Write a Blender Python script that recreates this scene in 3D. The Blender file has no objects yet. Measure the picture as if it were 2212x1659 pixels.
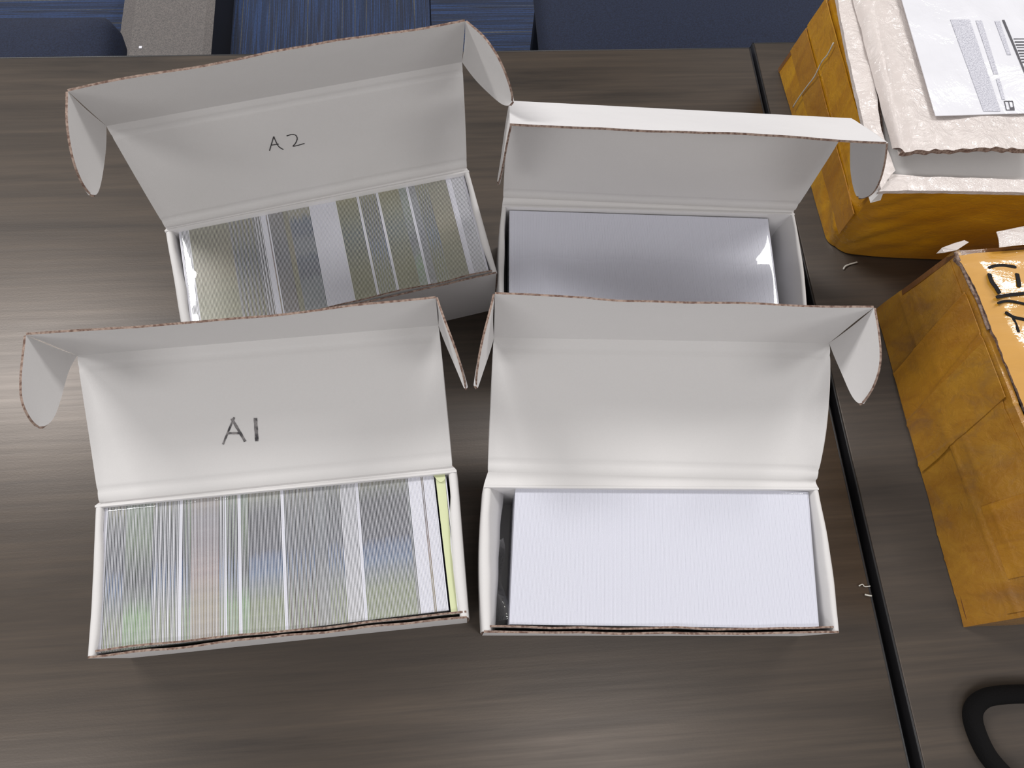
import bpy, bmesh, math, random
from mathutils import Vector, Matrix, noise
random.seed(7)
scn = bpy.context.scene
COL = scn.collection
pi = math.pi
V = Vector

# ---------------------------------------------------------------- camera
F_PX, CX, CY = 1638.79, 1106.0, 829.5
CAM_O = V((0, 0, 0.53725))
CAM_R = V((0.99613, -0.06883, 0.05468)).normalized()
CAM_U = V((0.04606, 0.9385, 0.34218)).normalized()
CAM_W = V((0.07487, 0.33834, -0.93804)).normalized()
cd = bpy.data.cameras.new('camera')
cd.sensor_width = 36.0
cd.lens = F_PX / 2212 * 36
cd.clip_start = 0.01
cam = bpy.data.objects.new('camera', cd)
COL.objects.link(cam)
cam.matrix_world = Matrix(((CAM_R.x, CAM_U.x, -CAM_W.x, CAM_O.x), (CAM_R.y, CAM_U.y, -CAM_W.y, CAM_O.y),
                           (CAM_R.z, CAM_U.z, -CAM_W.z, CAM_O.z), (0, 0, 0, 1)))
scn.camera = cam

def G(px, py, z=0.0):
    """world point at height z that the photograph shows at (px, py)"""
    d = CAM_R * ((px - CX) / F_PX) - CAM_U * ((py - CY) / F_PX) + CAM_W
    return CAM_O + d * ((z - CAM_O.z) / d.z)

# ---------------------------------------------------------------- world, lamps, exposure
wd = bpy.data.worlds.new('room_light')
scn.world = wd
wd.use_nodes = True
wd.node_tree.nodes['Background'].inputs[0].default_value = (1.0, 0.975, 0.965, 1)
wd.node_tree.nodes['Background'].inputs[1].default_value = 0.47

def troffer(x, y, power, z=1.95, sx=1.2, sy=0.6, col=(1, 0.985, 0.97)):
    l = bpy.data.lights.new('ceiling_light', 'AREA')
    l.shape = 'RECTANGLE'
    l.size, l.size_y, l.energy, l.color = sx, sy, power, col
    o = bpy.data.objects.new('ceiling_light', l)
    o.location = (x, y, z)
    COL.objects.link(o)
troffer(-1.45, 1.36, 54, sy=0.46)
troffer(1.70, 1.28, 33, sy=0.46)
troffer(-1.45, -1.40, 21)
troffer(1.70, -1.40, 21)
scn.view_settings.view_transform = 'Standard'
scn.view_settings.look = 'None'
scn.view_settings.exposure = 0.0
scn.view_settings.gamma = 1.0
scn.view_settings.use_curve_mapping = False

# ---------------------------------------------------------------- material helpers
def srgb(r, g, b):
    f = lambda c: (c / 255 / 12.92) if c / 255 <= 0.04045 else ((c / 255 + 0.055) / 1.055) ** 2.4
    return (f(r), f(g), f(b), 1)

class M:
    def __init__(s, name, color=(0.8, 0.8, 0.8, 1), rough=0.6, **kw):
        s.m = bpy.data.materials.new(name)
        s.m.use_nodes = True
        s.nt = s.m.node_tree
        s.p = s.nt.nodes['Principled BSDF']
        s.p.inputs['Base Color'].default_value = color
        s.p.inputs['Roughness'].default_value = rough
        for k, v in kw.items():
            s.p.inputs[k.replace('_', ' ')].default_value = v
    def n(s, t, **kw):
        nd = s.nt.nodes.new(t)
        for k, v in kw.items():
            if k[0] == 'i' and k[1:].isdigit(): nd.inputs[int(k[1:])].default_value = v
            elif k in nd.inputs.keys(): nd.inputs[k].default_value = v
            else: setattr(nd, k, v)
        return nd
    def l(s, a, b): s.nt.links.new(a, b)
    def coord(s, scale=(1, 1, 1), kind='Object', rot=(0, 0, 0)):
        t = s.n('ShaderNodeTexCoord'); m = s.n('ShaderNodeMapping')
        m.inputs['Scale'].default_value = scale; m.inputs['Rotation'].default_value = rot
        s.l(t.outputs[kind], m.inputs['Vector']); return m.outputs[0]
    def noise(s, vec, scale, detail=3, rough=0.5, dist=0.0):
        n = s.n('ShaderNodeTexNoise', Scale=scale, Detail=detail, Roughness=rough, Distortion=dist)
        s.l(vec, n.inputs['Vector']); return n.outputs['Fac']
    def ramp(s, fac, stops, interp='LINEAR'):
        r = s.n('ShaderNodeValToRGB'); r.color_ramp.interpolation = interp
        e = r.color_ramp.elements
        while len(e) < len(stops): e.new(0.5)
        for el, (p, c) in zip(e, stops): el.position = p; el.color = c
        s.l(fac, r.inputs[0]); return r.outputs[0]
    def mix(s, fac, a, b, mode='MIX'):
        x = s.n('ShaderNodeMix'); x.data_type = 'RGBA'; x.blend_type = mode
        for sock, val in ((x.inputs[0], fac), (x.inputs[6], a), (x.inputs[7], b)):
            if hasattr(val, 'links'): s.l(val, sock)
            else: sock.default_value = val
        return x.outputs[2]
    def bump(s, h, strength=0.3, dist=0.001, prev=None):
        b = s.n('ShaderNodeBump', Strength=strength, Distance=dist)
        s.l(h, b.inputs['Height'])
        if prev: s.l(prev, b.inputs['Normal'])
        return b.outputs[0]
    def set(s, name, sock): s.l(sock, s.p.inputs[name])

# white clay-coated cardboard
def card_white(name, c, r=0.62):
    m = M(name, c, r)
    v = m.coord()
    m.set('Base Color', m.mix(m.noise(v, 900, 4, 0.7), c, tuple(x * 0.94 for x in c[:3]) + (1,)))
    b = m.bump(m.noise(v, 45, 2), 0.25, 0.002)
    m.set('Normal', m.bump(m.noise(v, 1400, 2), 0.15, 0.0003, b))
    m.p.inputs['Specular IOR Level'].default_value = 0.35
    return m.m
WHITE = card_white('white_cardboard', (0.66, 0.645, 0.64, 1))
WHITE_OUT = card_white('white_cardboard_outside', (0.74, 0.725, 0.73, 1), 0.5)
# raw cut edge of corrugated board
m = M('board_edge', srgb(120, 92, 78), 0.85)
v = m.coord((1, 1, 1))
m.set('Base Color', m.ramp(m.noise(v, 500, 3), [(0.38, srgb(96, 72, 62)), (0.62, srgb(150, 130, 118))]))
EDGE = m.m
# blank plastic cards
m = M('blank_plastic', (0.70, 0.71, 0.80, 1), 0.35)
BLANK = m.m
m = M('white_plastic', (0.80, 0.80, 0.86, 1), 0.35)
WPLAST = m.m
m = M('cream_plastic', (0.74, 0.73, 0.62, 1), 0.35)
CPLAST = m.m
m = M('yellow_paper', srgb(200, 206, 164), 0.7)
YELLOW = m.m

def print_mat(name, stops):
    """printed card face: colour runs along the card's long side (local y, 0..86 mm)"""
    m = M(name, (0.3, 0.3, 0.3, 1), 0.4)
    t = m.n('ShaderNodeTexCoord')
    sx = m.n('ShaderNodeSeparateXYZ'); m.l(t.outputs['Object'], sx.inputs[0])
    oi = m.n('ShaderNodeObjectInfo')
    mu = m.n('ShaderNodeMath', operation='MULTIPLY_ADD', i1=1 / 0.0856, i2=0.0)
    m.l(sx.outputs[1], mu.inputs[0])
    wn = m.n('ShaderNodeMath', operation='MULTIPLY_ADD', i1=0.05, i2=-0.025)
    m.l(oi.outputs['Random'], wn.inputs[0])
    ad = m.n('ShaderNodeMath', operation='ADD'); m.l(mu.outputs[0], ad.inputs[0]); m.l(wn.outputs[0], ad.inputs[1])
    c = m.ramp(ad.outputs[0], stops)
    vec = m.coord((1, 1, 1))
    c = m.mix(m.noise(vec, 300, 3), m.mix(1.0, c, (0.85, 0.85, 0.85, 1), 'MULTIPLY'), m.mix(1.0, c, (0.40, 0.40, 0.43, 1), 'MULTIPLY'))
    m.set('Base Color', c)
    return m.m
S = srgb
PR = {
 'navy': print_mat('print_navy_photo', [(0, S(150, 160, 120)), (0.2, S(138, 150, 110)), (0.32, S(120, 132, 134)), (0.42, S(84, 112, 150)), (0.52, S(60, 84, 122)), (0.56, S(22, 30, 56)), (0.64, S(40, 48, 62)), (0.72, S(18, 26, 40)), (0.84, S(34, 42, 48)), (0.93, S(110, 116, 100)), (1, S(160, 158, 130))]),
 'green': print_mat('print_green_field', [(0, S(150, 172, 132)), (0.22, S(138, 176, 120)), (0.33, S(112, 124, 112)), (0.44, S(34, 44, 48)), (0.56, S(60, 76, 62)), (0.7, S(96, 116, 86)), (1, S(124, 142, 118))]),
 'pink': print_mat('print_pink_skin', [(0, S(172, 160, 140)), (0.25, S(178, 166, 138)), (0.45, S(172, 150, 142)), (0.65, S(150, 138, 140)), (0.85, S(150, 146, 150)), (1, S(176, 166, 152))]),
 'grey': print_mat('print_grey_photo', [(0, S(150, 152, 140)), (0.3, S(134, 138, 136)), (0.5, S(84, 92, 100)), (0.7, S(100, 108, 112)), (1, S(134, 138, 134))]),
 'beige': print_mat('print_beige_photo', [(0, S(140, 140, 118)), (0.3, S(134, 134, 114)), (0.55, S(136, 128, 112)), (0.8, S(116, 112, 106)), (1, S(130, 128, 122))]),
 'blue': print_mat('print_blue_blocks', [(0, S(118, 130, 126)), (0.28, S(108, 122, 126)), (0.34, S(16, 44, 72)), (0.5, S(24, 58, 88)), (0.54, S(96, 108, 116)), (0.68, S(88, 102, 112)), (0.74, S(20, 56, 88)), (0.86, S(40, 74, 100)), (0.92, S(150, 148, 110)), (1, S(150, 148, 112))]),
 'olive': print_mat('print_olive_photo', [(0, S(132, 134, 90)), (0.25, S(118, 120, 88)), (0.45, S(66, 78, 80)), (0.62, S(44, 74, 98)), (0.8, S(92, 98, 84)), (1, S(140, 136, 96))]),
 'darks': print_mat('print_dark_photo', [(0, S(120, 110, 96)), (0.3, S(92, 88, 78)), (0.55, S(58, 66, 76)), (0.75, S(80, 84, 82)), (1, S(110, 106, 96))]),
}

# shrink film: clear with fresnel sheen
def film(name, wr=0.5, sc=60, rough=0.03):
    m = bpy.data.materials.new(name); m.use_nodes = True
    nt = m.node_tree; nt.nodes.clear()
    N = nt.nodes.new; L = nt.links.new
    out = N('ShaderNodeOutputMaterial'); mx = N('ShaderNodeMixShader'); tr = N('ShaderNodeBsdfTransparent'); gl = N('ShaderNodeBsdfGlossy')
    gl.inputs['Roughness'].default_value = rough
    tr.inputs[0].default_value = (0.985, 0.985, 0.985, 1)
    geo = N('ShaderNodeNewGeometry'); bp = N('ShaderNodeBump'); tc = N('ShaderNodeTexCoord'); nz = N('ShaderNodeTexNoise')
    nz.inputs['Scale'].default_value = sc; nz.inputs['Detail'].default_value = 2
    L(tc.outputs['Object'], nz.inputs['Vector']); L(nz.outputs['Fac'], bp.inputs['Height'])
    bp.inputs['Strength'].default_value = wr; bp.inputs['Distance'].default_value = 0.001
    L(bp.outputs[0], gl.inputs['Normal'])
    dot = N('ShaderNodeVectorMath'); dot.operation = 'DOT_PRODUCT'
    L(bp.outputs[0], dot.inputs[0]); L(geo.outputs['Incoming'], dot.inputs[1])
    ab = N('ShaderNodeMath'); ab.operation = 'ABSOLUTE'; L(dot.outputs['Value'], ab.inputs[0])
    om = N('ShaderNodeMath'); om.operation = 'SUBTRACT'; om.inputs[0].default_value = 1; L(ab.outputs[0], om.inputs[1])
    pw = N('ShaderNodeMath'); pw.operation = 'POWER'; pw.inputs[1].default_value = 5; L(om.outputs[0], pw.inputs[0])
    ma = N('ShaderNodeMath'); ma.operation = 'MULTIPLY_ADD'; ma.inputs[1].default_value = 0.92; ma.inputs[2].default_value = 0.075
    L(pw.outputs[0], ma.inputs[0])
    L(ma.outputs[0], mx.inputs[0]); L(tr.outputs[0], mx.inputs[1]); L(gl.outputs[0], mx.inputs[2]); L(mx.outputs[0], out.inputs[0])
    return m
FILM = film('shrink_film', 0.16, 45)
FILM_W = film('crinkled_film', 1.0, 420, 0.08)

# taped carton surfaces
def taped(name, c1, c2, wr=0.5, sc=(60, 60, 60), coat=1.0, dirt=0.5, dc=(120, 84, 48)):
    c1 = tuple(x * 0.72 for x in c1[:3]) + (1,); c2 = tuple(x * 0.72 for x in c2[:3]) + (1,)
    m = M(name, c1, 0.5, Coat_Weight=coat, Coat_Roughness=0.12)
    v = m.coord(sc)
    c = m.mix(m.ramp(m.noise(v, 1.0, 4, 0.6, 0.6), [(0.35, (0, 0, 0, 1)), (0.65, (1, 1, 1, 1))]), c1, c2)
    d = m.ramp(m.noise(m.coord((14, 40, 26)), 1.0, 5, 0.65, 0.8), [(0.5, (0, 0, 0, 1)), (0.72, (dirt, dirt, dirt, 1))])
    c = m.mix(d, c, S(*dc))
    m.set('Base Color', c)
    w = m.coord((30, 90, 60))
    b = m.bump(m.noise(w, 1.5, 4, 0.6, 1.2), wr, 0.002)
    m.set('Normal', b); m.set('Coat Normal', m.bump(m.noise(w, 3.0, 3, 0.6, 2.0), wr, 0.002, b))
    return m.m
TAPE_Y = taped('yellow_packing_tape', S(232, 170, 24), S(206, 142, 16), 0.35, (8, 60, 20), 1.0, 0.15)
TAPE_K = taped('brown_packing_tape', S(206, 150, 46), S(182, 124, 34), 0.35, (10, 50, 24), 1.0, 0.6, (126, 92, 60))
TAPE_STRIP = taped('tape_overlap', S(206, 146, 36), S(184, 124, 30), 0.3, (8, 60, 20), 1.0, 0.3)
KRAFT = taped('kraft_under_tape', S(150, 98, 44), S(120, 74, 32), 0.3, (30, 30, 30), 1.0, 0.3, (90, 60, 36))

def clear_tape(name, c, wr, sc):
    m = M(name, c, 0.5, Coat_Weight=1.0, Coat_Roughness=0.06)
    w = m.coord(sc)
    n1 = m.noise(w, 1.0, 4, 0.6, 2.2)
    c2 = tuple(x * 0.85 for x in c[:3]) + (1,)
    m.set('Base Color', m.mix(m.noise(w, 2.0, 3), c, c2))
    m.set('Coat Normal', m.bump(n1, wr, 0.003))
    m.set('Normal', m.bump(n1, wr * 0.4, 0.002))
    return m.m
CLEAR_TAPE = clear_tape('clear_tape_over_white', (0.66, 0.59, 0.56, 1), 0.9, (70, 70, 70))
LABEL = clear_tape('shipping_label_paper', (0.74, 0.74, 0.79, 1), 0.45, (22, 22, 22))
TAPE_TOP = clear_tape('glossy_tape_over_kraft', S(206, 150, 52), 0.22, (26, 90, 40))
TAPE_TOP.node_tree.nodes['Principled BSDF'].inputs['Coat IOR'].default_value = 1.9
m = M('label_print_ink', S(150, 150, 160), 0.6)
v = m.coord((2600, 1100, 1))
c = m.ramp(m.noise(v, 1.0, 2, 0.8), [(0.42, (0.66, 0.66, 0.72, 1)), (0.60, S(150, 150, 162))])
m.set('Base Color', c)
FINEPRINT = m.m
INK = M('black_ink', S(60, 58, 66), 0.5).m
MARKER = M('marker_ink', S(52, 50, 52), 0.55).m
m = M('dry_marker_ink', S(70, 68, 72), 0.6)
m.set('Base Color', m.ramp(m.noise(m.coord((300, 300, 300)), 1.0, 2), [(0.4, S(48, 46, 50)), (0.66, S(132, 128, 128))]))
DRYMARK = m.m
BOLD = M('bold_marker_on_tape', S(16, 13, 15), 0.6).m
BOLD.node_tree.nodes['Principled BSDF'].inputs['Specular IOR Level'].default_value = 0.15

# laminate table top, wood grain running along x
def laminate(name):
    m = M(name, (0.1, 0.09, 0.085, 1), 0.36)
    m.p.inputs['Specular IOR Level'].default_value = 0.78
    m.p.inputs['Coat Weight'].default_value = 0.12; m.p.inputs['Coat Roughness'].default_value = 0.36; m.p.inputs['Specular Tint'].default_value = (1.0, 0.90, 0.84, 1)
    v = m.coord((2.2, 34, 1)); f = m.noise(v, 1.0, 6, 0.62, 0.35)
    f2 = m.noise(m.coord((7, 260, 1)), 1.0, 4, 0.65, 0.1)
    c = m.ramp(f, [(0.3, S(20, 15, 11)), (0.40, S(50, 42, 34)), (0.56, S(68, 58, 48)), (0.74, S(30, 24, 18))])
    c = m.mix(m.ramp(f2, [(0.35, (0.5, 0.5, 0.5, 1)), (0.65, (0, 0, 0, 1))]), c, S(28, 23, 19))
    m.set('Base Color', c)
    g = m.noise(m.coord((500, 900, 1)), 1.0, 2)
    m.set('Roughness', m.ramp(f2, [(0.3, (0.45,) * 3 + (1,)), (0.7, (0.39,) * 3 + (1,))]))
    m.set('Normal', m.bump(f2, 0.12, 0.0004, m.bump(g, 0.10, 0.0003)))
    return m.m
LAM = laminate('grey_brown_laminate')
BAND = M('black_edge_band', S(26, 25, 27), 0.4).m
METAL = M('grey_painted_metal', S(120, 118, 118), 0.45, Metallic=0.3).m
m = M('raceway_grey', S(112, 106, 104), 0.5)
m.set('Base Color', m.ramp(m.noise(m.coord(), 420, 3, 0.7), [(0.35, S(78, 75, 75)), (0.65, S(112, 106, 103))]))
m.set('Normal', m.bump(m.noise(m.coord(), 300, 2), 0.2, 0.001))
RACE = m.m
DARKP_SHADE = M('dark_plastic_and_side_shade', S(20, 20, 24), 0.5).m  # chair legs and posts; also the painted shade on the raceway sides
m = M('navy_upholstery', S(30, 42, 74), 0.9)
v = m.coord()
m.set('Base Color', m.ramp(m.noise(v, 500, 3, 0.7), [(0.35, S(15, 21, 40)), (0.65, S(28, 38, 62))]))
m.set('Normal', m.bump(m.noise(v, 700, 2), 0.4, 0.001))
NAVY = m.m
m = M('black_cord', S(14, 13, 14), 0.95)
m.p.inputs['Specular IOR Level'].default_value = 0.15
m.set('Normal', m.bump(m.noise(m.coord(), 700, 2), 0.5, 0.001))
CORD = m.m
SCRAP = M('clear_scrap', S(200, 198, 190), 0.3).m
BASEF = M('floor_base', S(40, 40, 46), 0.95).m

def carpet():
    m = M('striped_carpet', (0.1, 0.15, 0.3, 1), 1.0)
    v = m.coord((1, 1, 1))
    s = m.noise(m.coord((110, 1.0, 1)), 1.0, 3, 0.7, 0.0)
    c = m.ramp(s, [(0.30, S(26, 30, 42)), (0.40, S(44, 60, 92)), (0.47, S(46, 48, 58)), (0.53, S(54, 76, 120)), (0.60, S(42, 46, 56)), (0.68, S(128, 126, 120)), (0.76, S(58, 80, 122))])
    f = m.noise(m.coord((420, 160, 1)), 1.0, 3, 0.8)
    c = m.mix(m.ramp(f, [(0.35, (0.5, 0.5, 0.5, 1)), (0.65, (0, 0, 0, 1))]), c, S(28, 34, 48))
    m.set('Base Color', c)
    m.set('Normal', m.bump(f, 0.6, 0.003))
    return m.m
CARPET = carpet()

# ---------------------------------------------------------------- mesh helpers
def link(name, me, mats, parent=None, smooth=False):
    if isinstance(mats, bpy.types.Material): mats = [mats]
    for mt in mats: me.materials.append(mt)
    if smooth:
        for p in me.polygons: p.use_smooth = True
    o = bpy.data.objects.new(name, me)
    COL.objects.link(o)
    if parent: o.parent = parent
    return o

def obj(name, verts, faces, mats, parent=None, smooth=False, mi=None):
    me = bpy.data.meshes.new(name)
    me.from_pydata([tuple(v) for v in verts], [], faces)
    if mi: me.polygons.foreach_set('material_index', mi)
    me.update()
    return link(name, me, mats, parent, smooth)

def tag(o, label, cat=None, group=None, kind=None):
    if label: o['label'] = label
    if cat: o['category'] = cat
    if group: o['group'] = group
    if kind: o['kind'] = kind
    return o

def root(name, loc, label, cat, group=None):
    o = bpy.data.objects.new(name, None)
    o.empty_display_size = 0.02
    COL.objects.link(o)
    o.location = loc
    tag(o, label, cat, group)
    return o

def loc(parent, o):
    """geometry was written in world space: keep it there under a moved parent"""
    o.parent = parent
    o.matrix_parent_inverse = Matrix.Translation(-V(parent.location))
    return o

def sheet(name, fn, nu, nv, th, mats, parent=None, smooth=True, edge=(1, 1, 1, 1)):
    """closed slab under the surface fn(u,v); rim faces take material 1 (edge flags: u0,u1,v0,v1)"""
    P = [[V(fn(i / nu, j / nv)) for i in range(nu + 1)] for j in range(nv + 1)]
    top, bot = [], []
    for j in range(nv + 1):
        for i in range(nu + 1):
            a = P[j][min(i + 1, nu)] - P[j][max(i - 1, 0)]
            b = P[min(j + 1, nv)][i] - P[max(j - 1, 0)][i]
            n = a.cross(b).normalized()
            top.append(P[j][i]); bot.append(P[j][i] - n * th)
    N = len(top); W = nu + 1
    f, mi = [], []
    for j in range(nv):
        for i in range(nu):
            q = [j * W + i, j * W + i + 1, (j + 1) * W + i + 1, (j + 1) * W + i]
            f.append(q); mi.append(0)
            f.append([x + N for x in reversed(q)]); mi.append(2 if len(mats) > 2 else 0)
    def rim(a, b, k): f.append([b, a, a + N, b + N]); mi.append(1 if edge[k] else 0)
    for i in range(nu): rim(i, i + 1, 2); rim(nv * W + i + 1, nv * W + i, 3)
    for j in range(nv): rim((j + 1) * W, j * W, 0); rim(j * W + nu, (j + 1) * W + nu, 1)
    o = obj(name, top + bot, f, mats, None, False, mi)
    if smooth:
        k = 0
        sm = [m_ != 1 for m_ in mi]
        # rims are flat; the faces share verts with rims, so split there with sharp edges
        o.data.polygons.foreach_set('use_smooth', sm)
        bm = bmesh.new(); bm.from_mesh(o.data)
        for e in bm.edges:
            if len(e.link_faces) == 2 and (e.link_faces[0].index < 2 * nu * nv) != (e.link_faces[1].index < 2 * nu * nv): e.smooth = False
        bm.to_mesh(o.data); bm.free()
    if parent: loc(parent, o)
    return o

def lerp(a, b, t): return a + (b - a) * t
def bil(a, b, c, d, u, v): return lerp(lerp(a, b, u), lerp(c, d, u), v)   # a,b at v=0; c,d at v=1

def prism(name, pts, depth_vec, mats, parent=None, smooth=False):
    """flat outline (world points) extruded by depth_vec; rim faces = material 1"""
    n = len(pts)
    v = [V(p) for p in pts] + [V(p) + V(depth_vec) for p in pts]
    f = [list(range(n)), list(reversed(range(n, 2 * n)))]
    mi = [0, 0]
    for i in range(n):
        f.append([(i + 1) % n, i, i + n, (i + 1) % n + n]); mi.append(1 if len(mats) > 1 else 0)
    o = obj(name, v, f, mats, None, smooth, mi)
    bm = bmesh.new(); bm.from_mesh(o.data)
    bmesh.ops.recalc_face_normals(bm, faces=bm.faces); bm.to_mesh(o.data); bm.free()
    if parent: loc(parent, o)
    return o

def rbox(name, lo, hi, r, mats, parent=None, seg=2):
    bm = bmesh.new()
    bmesh.ops.create_cube(bm, size=1)
    for v in bm.verts:
        v.co = V([lo[k] if v.co[k] < 0 else hi[k] for k in range(3)])
    bmesh.ops.bevel(bm, geom=list(bm.edges), offset=r, segments=seg, affect='EDGES', profile=0.5)
    me = bpy.data.meshes.new(name); bm.to_mesh(me); bm.free()
    o = link(name, me, mats, None, True)
    if parent: loc(parent, o)
    return o

def tube(name, pts, r, mats, parent=None, seg=8, closed=False, flat=1.0):
    pts = [V(p) for p in pts]; n = len(pts); vs, f = [], []
    for i, p in enumerate(pts):
        a = pts[(i - 1) % n] if (i or closed) else p
        b = pts[(i + 1) % n] if (i < n - 1 or closed) else p
        t = (b - a).normalized()
        s = t.cross(V((0, 0, 1)))
        s = s.normalized() if s.length > 1e-4 else V((1, 0, 0))
        w = s.cross(t)
        rr = r[i] if isinstance(r, (list, tuple)) else r
        for k in range(seg):
            a_ = 2 * pi * k / seg
            vs.append(p + s * rr * math.cos(a_) + w * rr * flat * math.sin(a_))
    for i in range(n if closed else n - 1):
        for k in range(seg):
            a = i * seg; b = ((i + 1) % n) * seg; k2 = (k + 1) % seg
            f.append([a + k, a + k2, b + k2, b + k])
    if not closed:
        f.append(list(reversed(range(seg)))); f.append([(n - 1) * seg + k for k in range(seg)])
    o = obj(name, vs, f, mats, None, True)
    if parent: loc(parent, o)
    return o

def smooth_path(pts, k=6):
    P = [V(p) for p in pts]; out = []
    for i in range(len(P) - 1):
        a, b, c, d = P[max(i - 1, 0)], P[i], P[i + 1], P[min(i + 2, len(P) - 1)]
        for s in range(k):
            t = s / k
            out.append(0.5 * ((2 * b) + (c - a) * t + (2 * a - 5 * b + 4 * c - d) * t * t + (3 * b - a - 3 * c + d) * t ** 3))
    out.append(P[-1]); return out

# ================================================================ SETTING: floor
FZ = -0.74
fl = rbox('floor', (-1.8, -1.2, FZ - 0.03), (2.2, 2.8, FZ - 0.0075), 0.002, [BASEF])
tag(fl, None, kind='structure')
T = 0.48
tile_me = []
for q in (0, 1):
    bm = bmesh.new()
    bmesh.ops.create_cube(bm, size=1)
    for v in bm.verts: v.co = V((v.co.x * (T - 0.002), v.co.y * (T - 0.002), v.co.z * 0.007))
    bmesh.ops.bevel(bm, geom=[e for e in bm.edges], offset=0.0015, segments=1, affect='EDGES')
    me = bpy.data.meshes.new('carpet_tile'); bm.to_mesh(me); bm.free(); me.materials.append(CARPET)
    tile_me.append(me)
x0 = -0.016
for i in range(-4, 5):
    for j in range(-2, 4):
        o = bpy.data.objects.new('carpet_tile', tile_me[0]); COL.objects.link(o)
        o.location = (x0 + (i + 0.5) * T, 1.05 + (j + 0.5) * T, FZ - 0.0035)
        if o.location.x > 2.0 or o.location.x < -1.75: bpy.data.objects.remove(o); continue
        o.rotation_euler.z = 0 if (i + j) % 2 else pi / 2
        o.parent = fl

# ================================================================ tables
def table(rt, x_a, x_b, y_f, y_b, z=0.0, legs=()):
    th = 0.028
    rbox('table_top', (x_a + 0.0015, y_f + 0.0015, z - th), (x_b - 0.0015, y_b - 0.0015, z), 0.0008, [LAM], rt, 1)
    for nm, lo, hi in (('edge_band', (x_a, y_f, z - th), (x_a + 0.002, y_b, z - 0.0004)), ('edge_band', (x_b - 0.002, y_f, z - th), (x_b, y_b, z - 0.0004)),
                       ('edge_band', (x_a, y_f, z - th), (x_b, y_f + 0.002, z - 0.0004)), ('edge_band', (x_a, y_b - 0.002, z - th), (x_b, y_b, z - 0.0004))):
        rbox(nm, lo, hi, 0.0006, [BAND], rt, 1)
    for lx in legs:
        yc = (y_f + y_b) / 2
        rbox('leg', (lx - 0.03, yc - 0.04, FZ + 0.03), (lx + 0.03, yc + 0.04, z - th), 0.008, [METAL], rt)
        rbox('foot', (lx - 0.035, y_f + 0.06, FZ), (lx + 0.035, y_b - 0.10, FZ + 0.03), 0.01, [METAL], rt)
ta = root('table', (-0.3, 0.13, FZ), 'grey-brown wood-grain table under the four white boxes', 'table')
table(ta, -0.92, 0.2858, -0.25, 0.5131, 0.0, (-0.75, 0.10))
tb = root('table', (0.9, 0.13, FZ), 'grey-brown wood-grain table under the two yellow taped cartons, past the black seam', 'table')
table(tb, 0.2882, 1.50, -0.25, 0.5185, 0.0, (0.50, 1.33))
tb.rotation_euler.z = 0
# second table stands slightly askew: swing it about its rear left corner
piv = V((0.2882, 0.5185, 0)); ang = math.radians(0.50)
Mt = Matrix.Translation(piv) @ Matrix.Rotation(ang, 4, 'Z') @ Matrix.Translation(-piv)
bpy.context.view_layer.update()
tb.matrix_world = Mt @ Matrix.Translation(V((0.9, 0.13, FZ)))

# ================================================================ chairs and raceway behind the table
def rounded_seat(name, cx, cy, w, d, z, h, r, mats, parent, crown=0.01):
    """cushion: rounded-rectangle plan with soft edge"""
    outline = []
    for (sx, sy, a0) in ((1, 1, 0), (-1, 1, 90), (-1, -1, 180), (1, -1, 270)):
        for k in range(9):
            a = math.radians(a0 + k * 90 / 8)
            outline.append((sx * (w / 2 - r) + r * math.cos(a), sy * (d / 2 - r) + r * math.sin(a)))
    n = len(outline); vs, f = [], []
    prof = [(0.93, 0.0), (0.99, 0.12), (1.0, 0.45), (0.985, 0.8), (0.94, 0.96), (0.8, 1.0 + crown / h * 0.4), (0.4, 1.0 + crown / h)]
    for s, t in prof:
        for x, y in outline: vs.append((cx + x * s, cy + y * s, z + h * t))
    for j in range(len(prof) - 1):
        for i in range(n):
            f.append([j * n + i, j * n + (i + 1) % n, (j + 1) * n + (i + 1) % n, (j + 1) * n + i])
    f.append(list(reversed(range(n)))); f.append([(len(prof) - 1) * n + i for i in range(n)])
    o = obj(name, vs, f, mats, None, True); loc(parent, o); return o

def chair(cx, cy, face, label, r=0.10):
    """face: unit direction the sitter looks"""
    rt = root('chair', (cx, cy, FZ), label, 'chair')
    rounded_seat('seat', cx, cy, 0.50, 0.48, -0.345, 0.065, r, [NAVY], rt)
    fx, fy = face; sx, sy = -fy, fx
    bx, by = cx - fx * 0.27, cy - fy * 0.27
    lo = (min(bx - fx * 0.02 - sx * 0.21, bx + fx * 0.02 + sx * 0.21), min(by - fy * 0.02 - sy * 0.21, by + fy * 0.02 + sy * 0.21), -0.20)
    hi = (max(bx - fx * 0.02 - sx * 0.21, bx + fx * 0.02 + sx * 0.21), max(by - fy * 0.02 - sy * 0.21, by + fy * 0.02 + sy * 0.21), 0.10)
    lo = (lo[0] - abs(sy) * 0 - 0.0, lo[1], lo[2])
    rbox('backrest', lo, hi, 0.018, [NAVY], rt, 3)
    for s in (-1, 1):
        for t in (-1, 1):
            px, py = cx + fx * 0.19 * t + sx * 0.20 * s, cy + fy * 0.19 * t + sy * 0.20 * s
            tube('leg', [(px, py, -0.345), (px + fx * 0.03 * t, py + fy * 0.03 * t, FZ)], 0.011, [DARKP_SHADE], rt)
        px, py = bx + sx * 0.12 * s, by + sy * 0.12 * s
        tube('back_post', [(px + fx * 0.08, py + fy * 0.08, -0.335), (px, py, -0.30), (px, py, -0.19)], 0.009, [DARKP_SHADE], rt)
    return rt
chair(0.392, 0.93, (0, -1), 'navy upholstered chair behind the table, between the striped carpet and the clear-topped carton')
chair(-0.687, 0.622, (1, 0), 'navy upholstered chair at the left behind the table, left of the grey raceway', 0.02)

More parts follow.
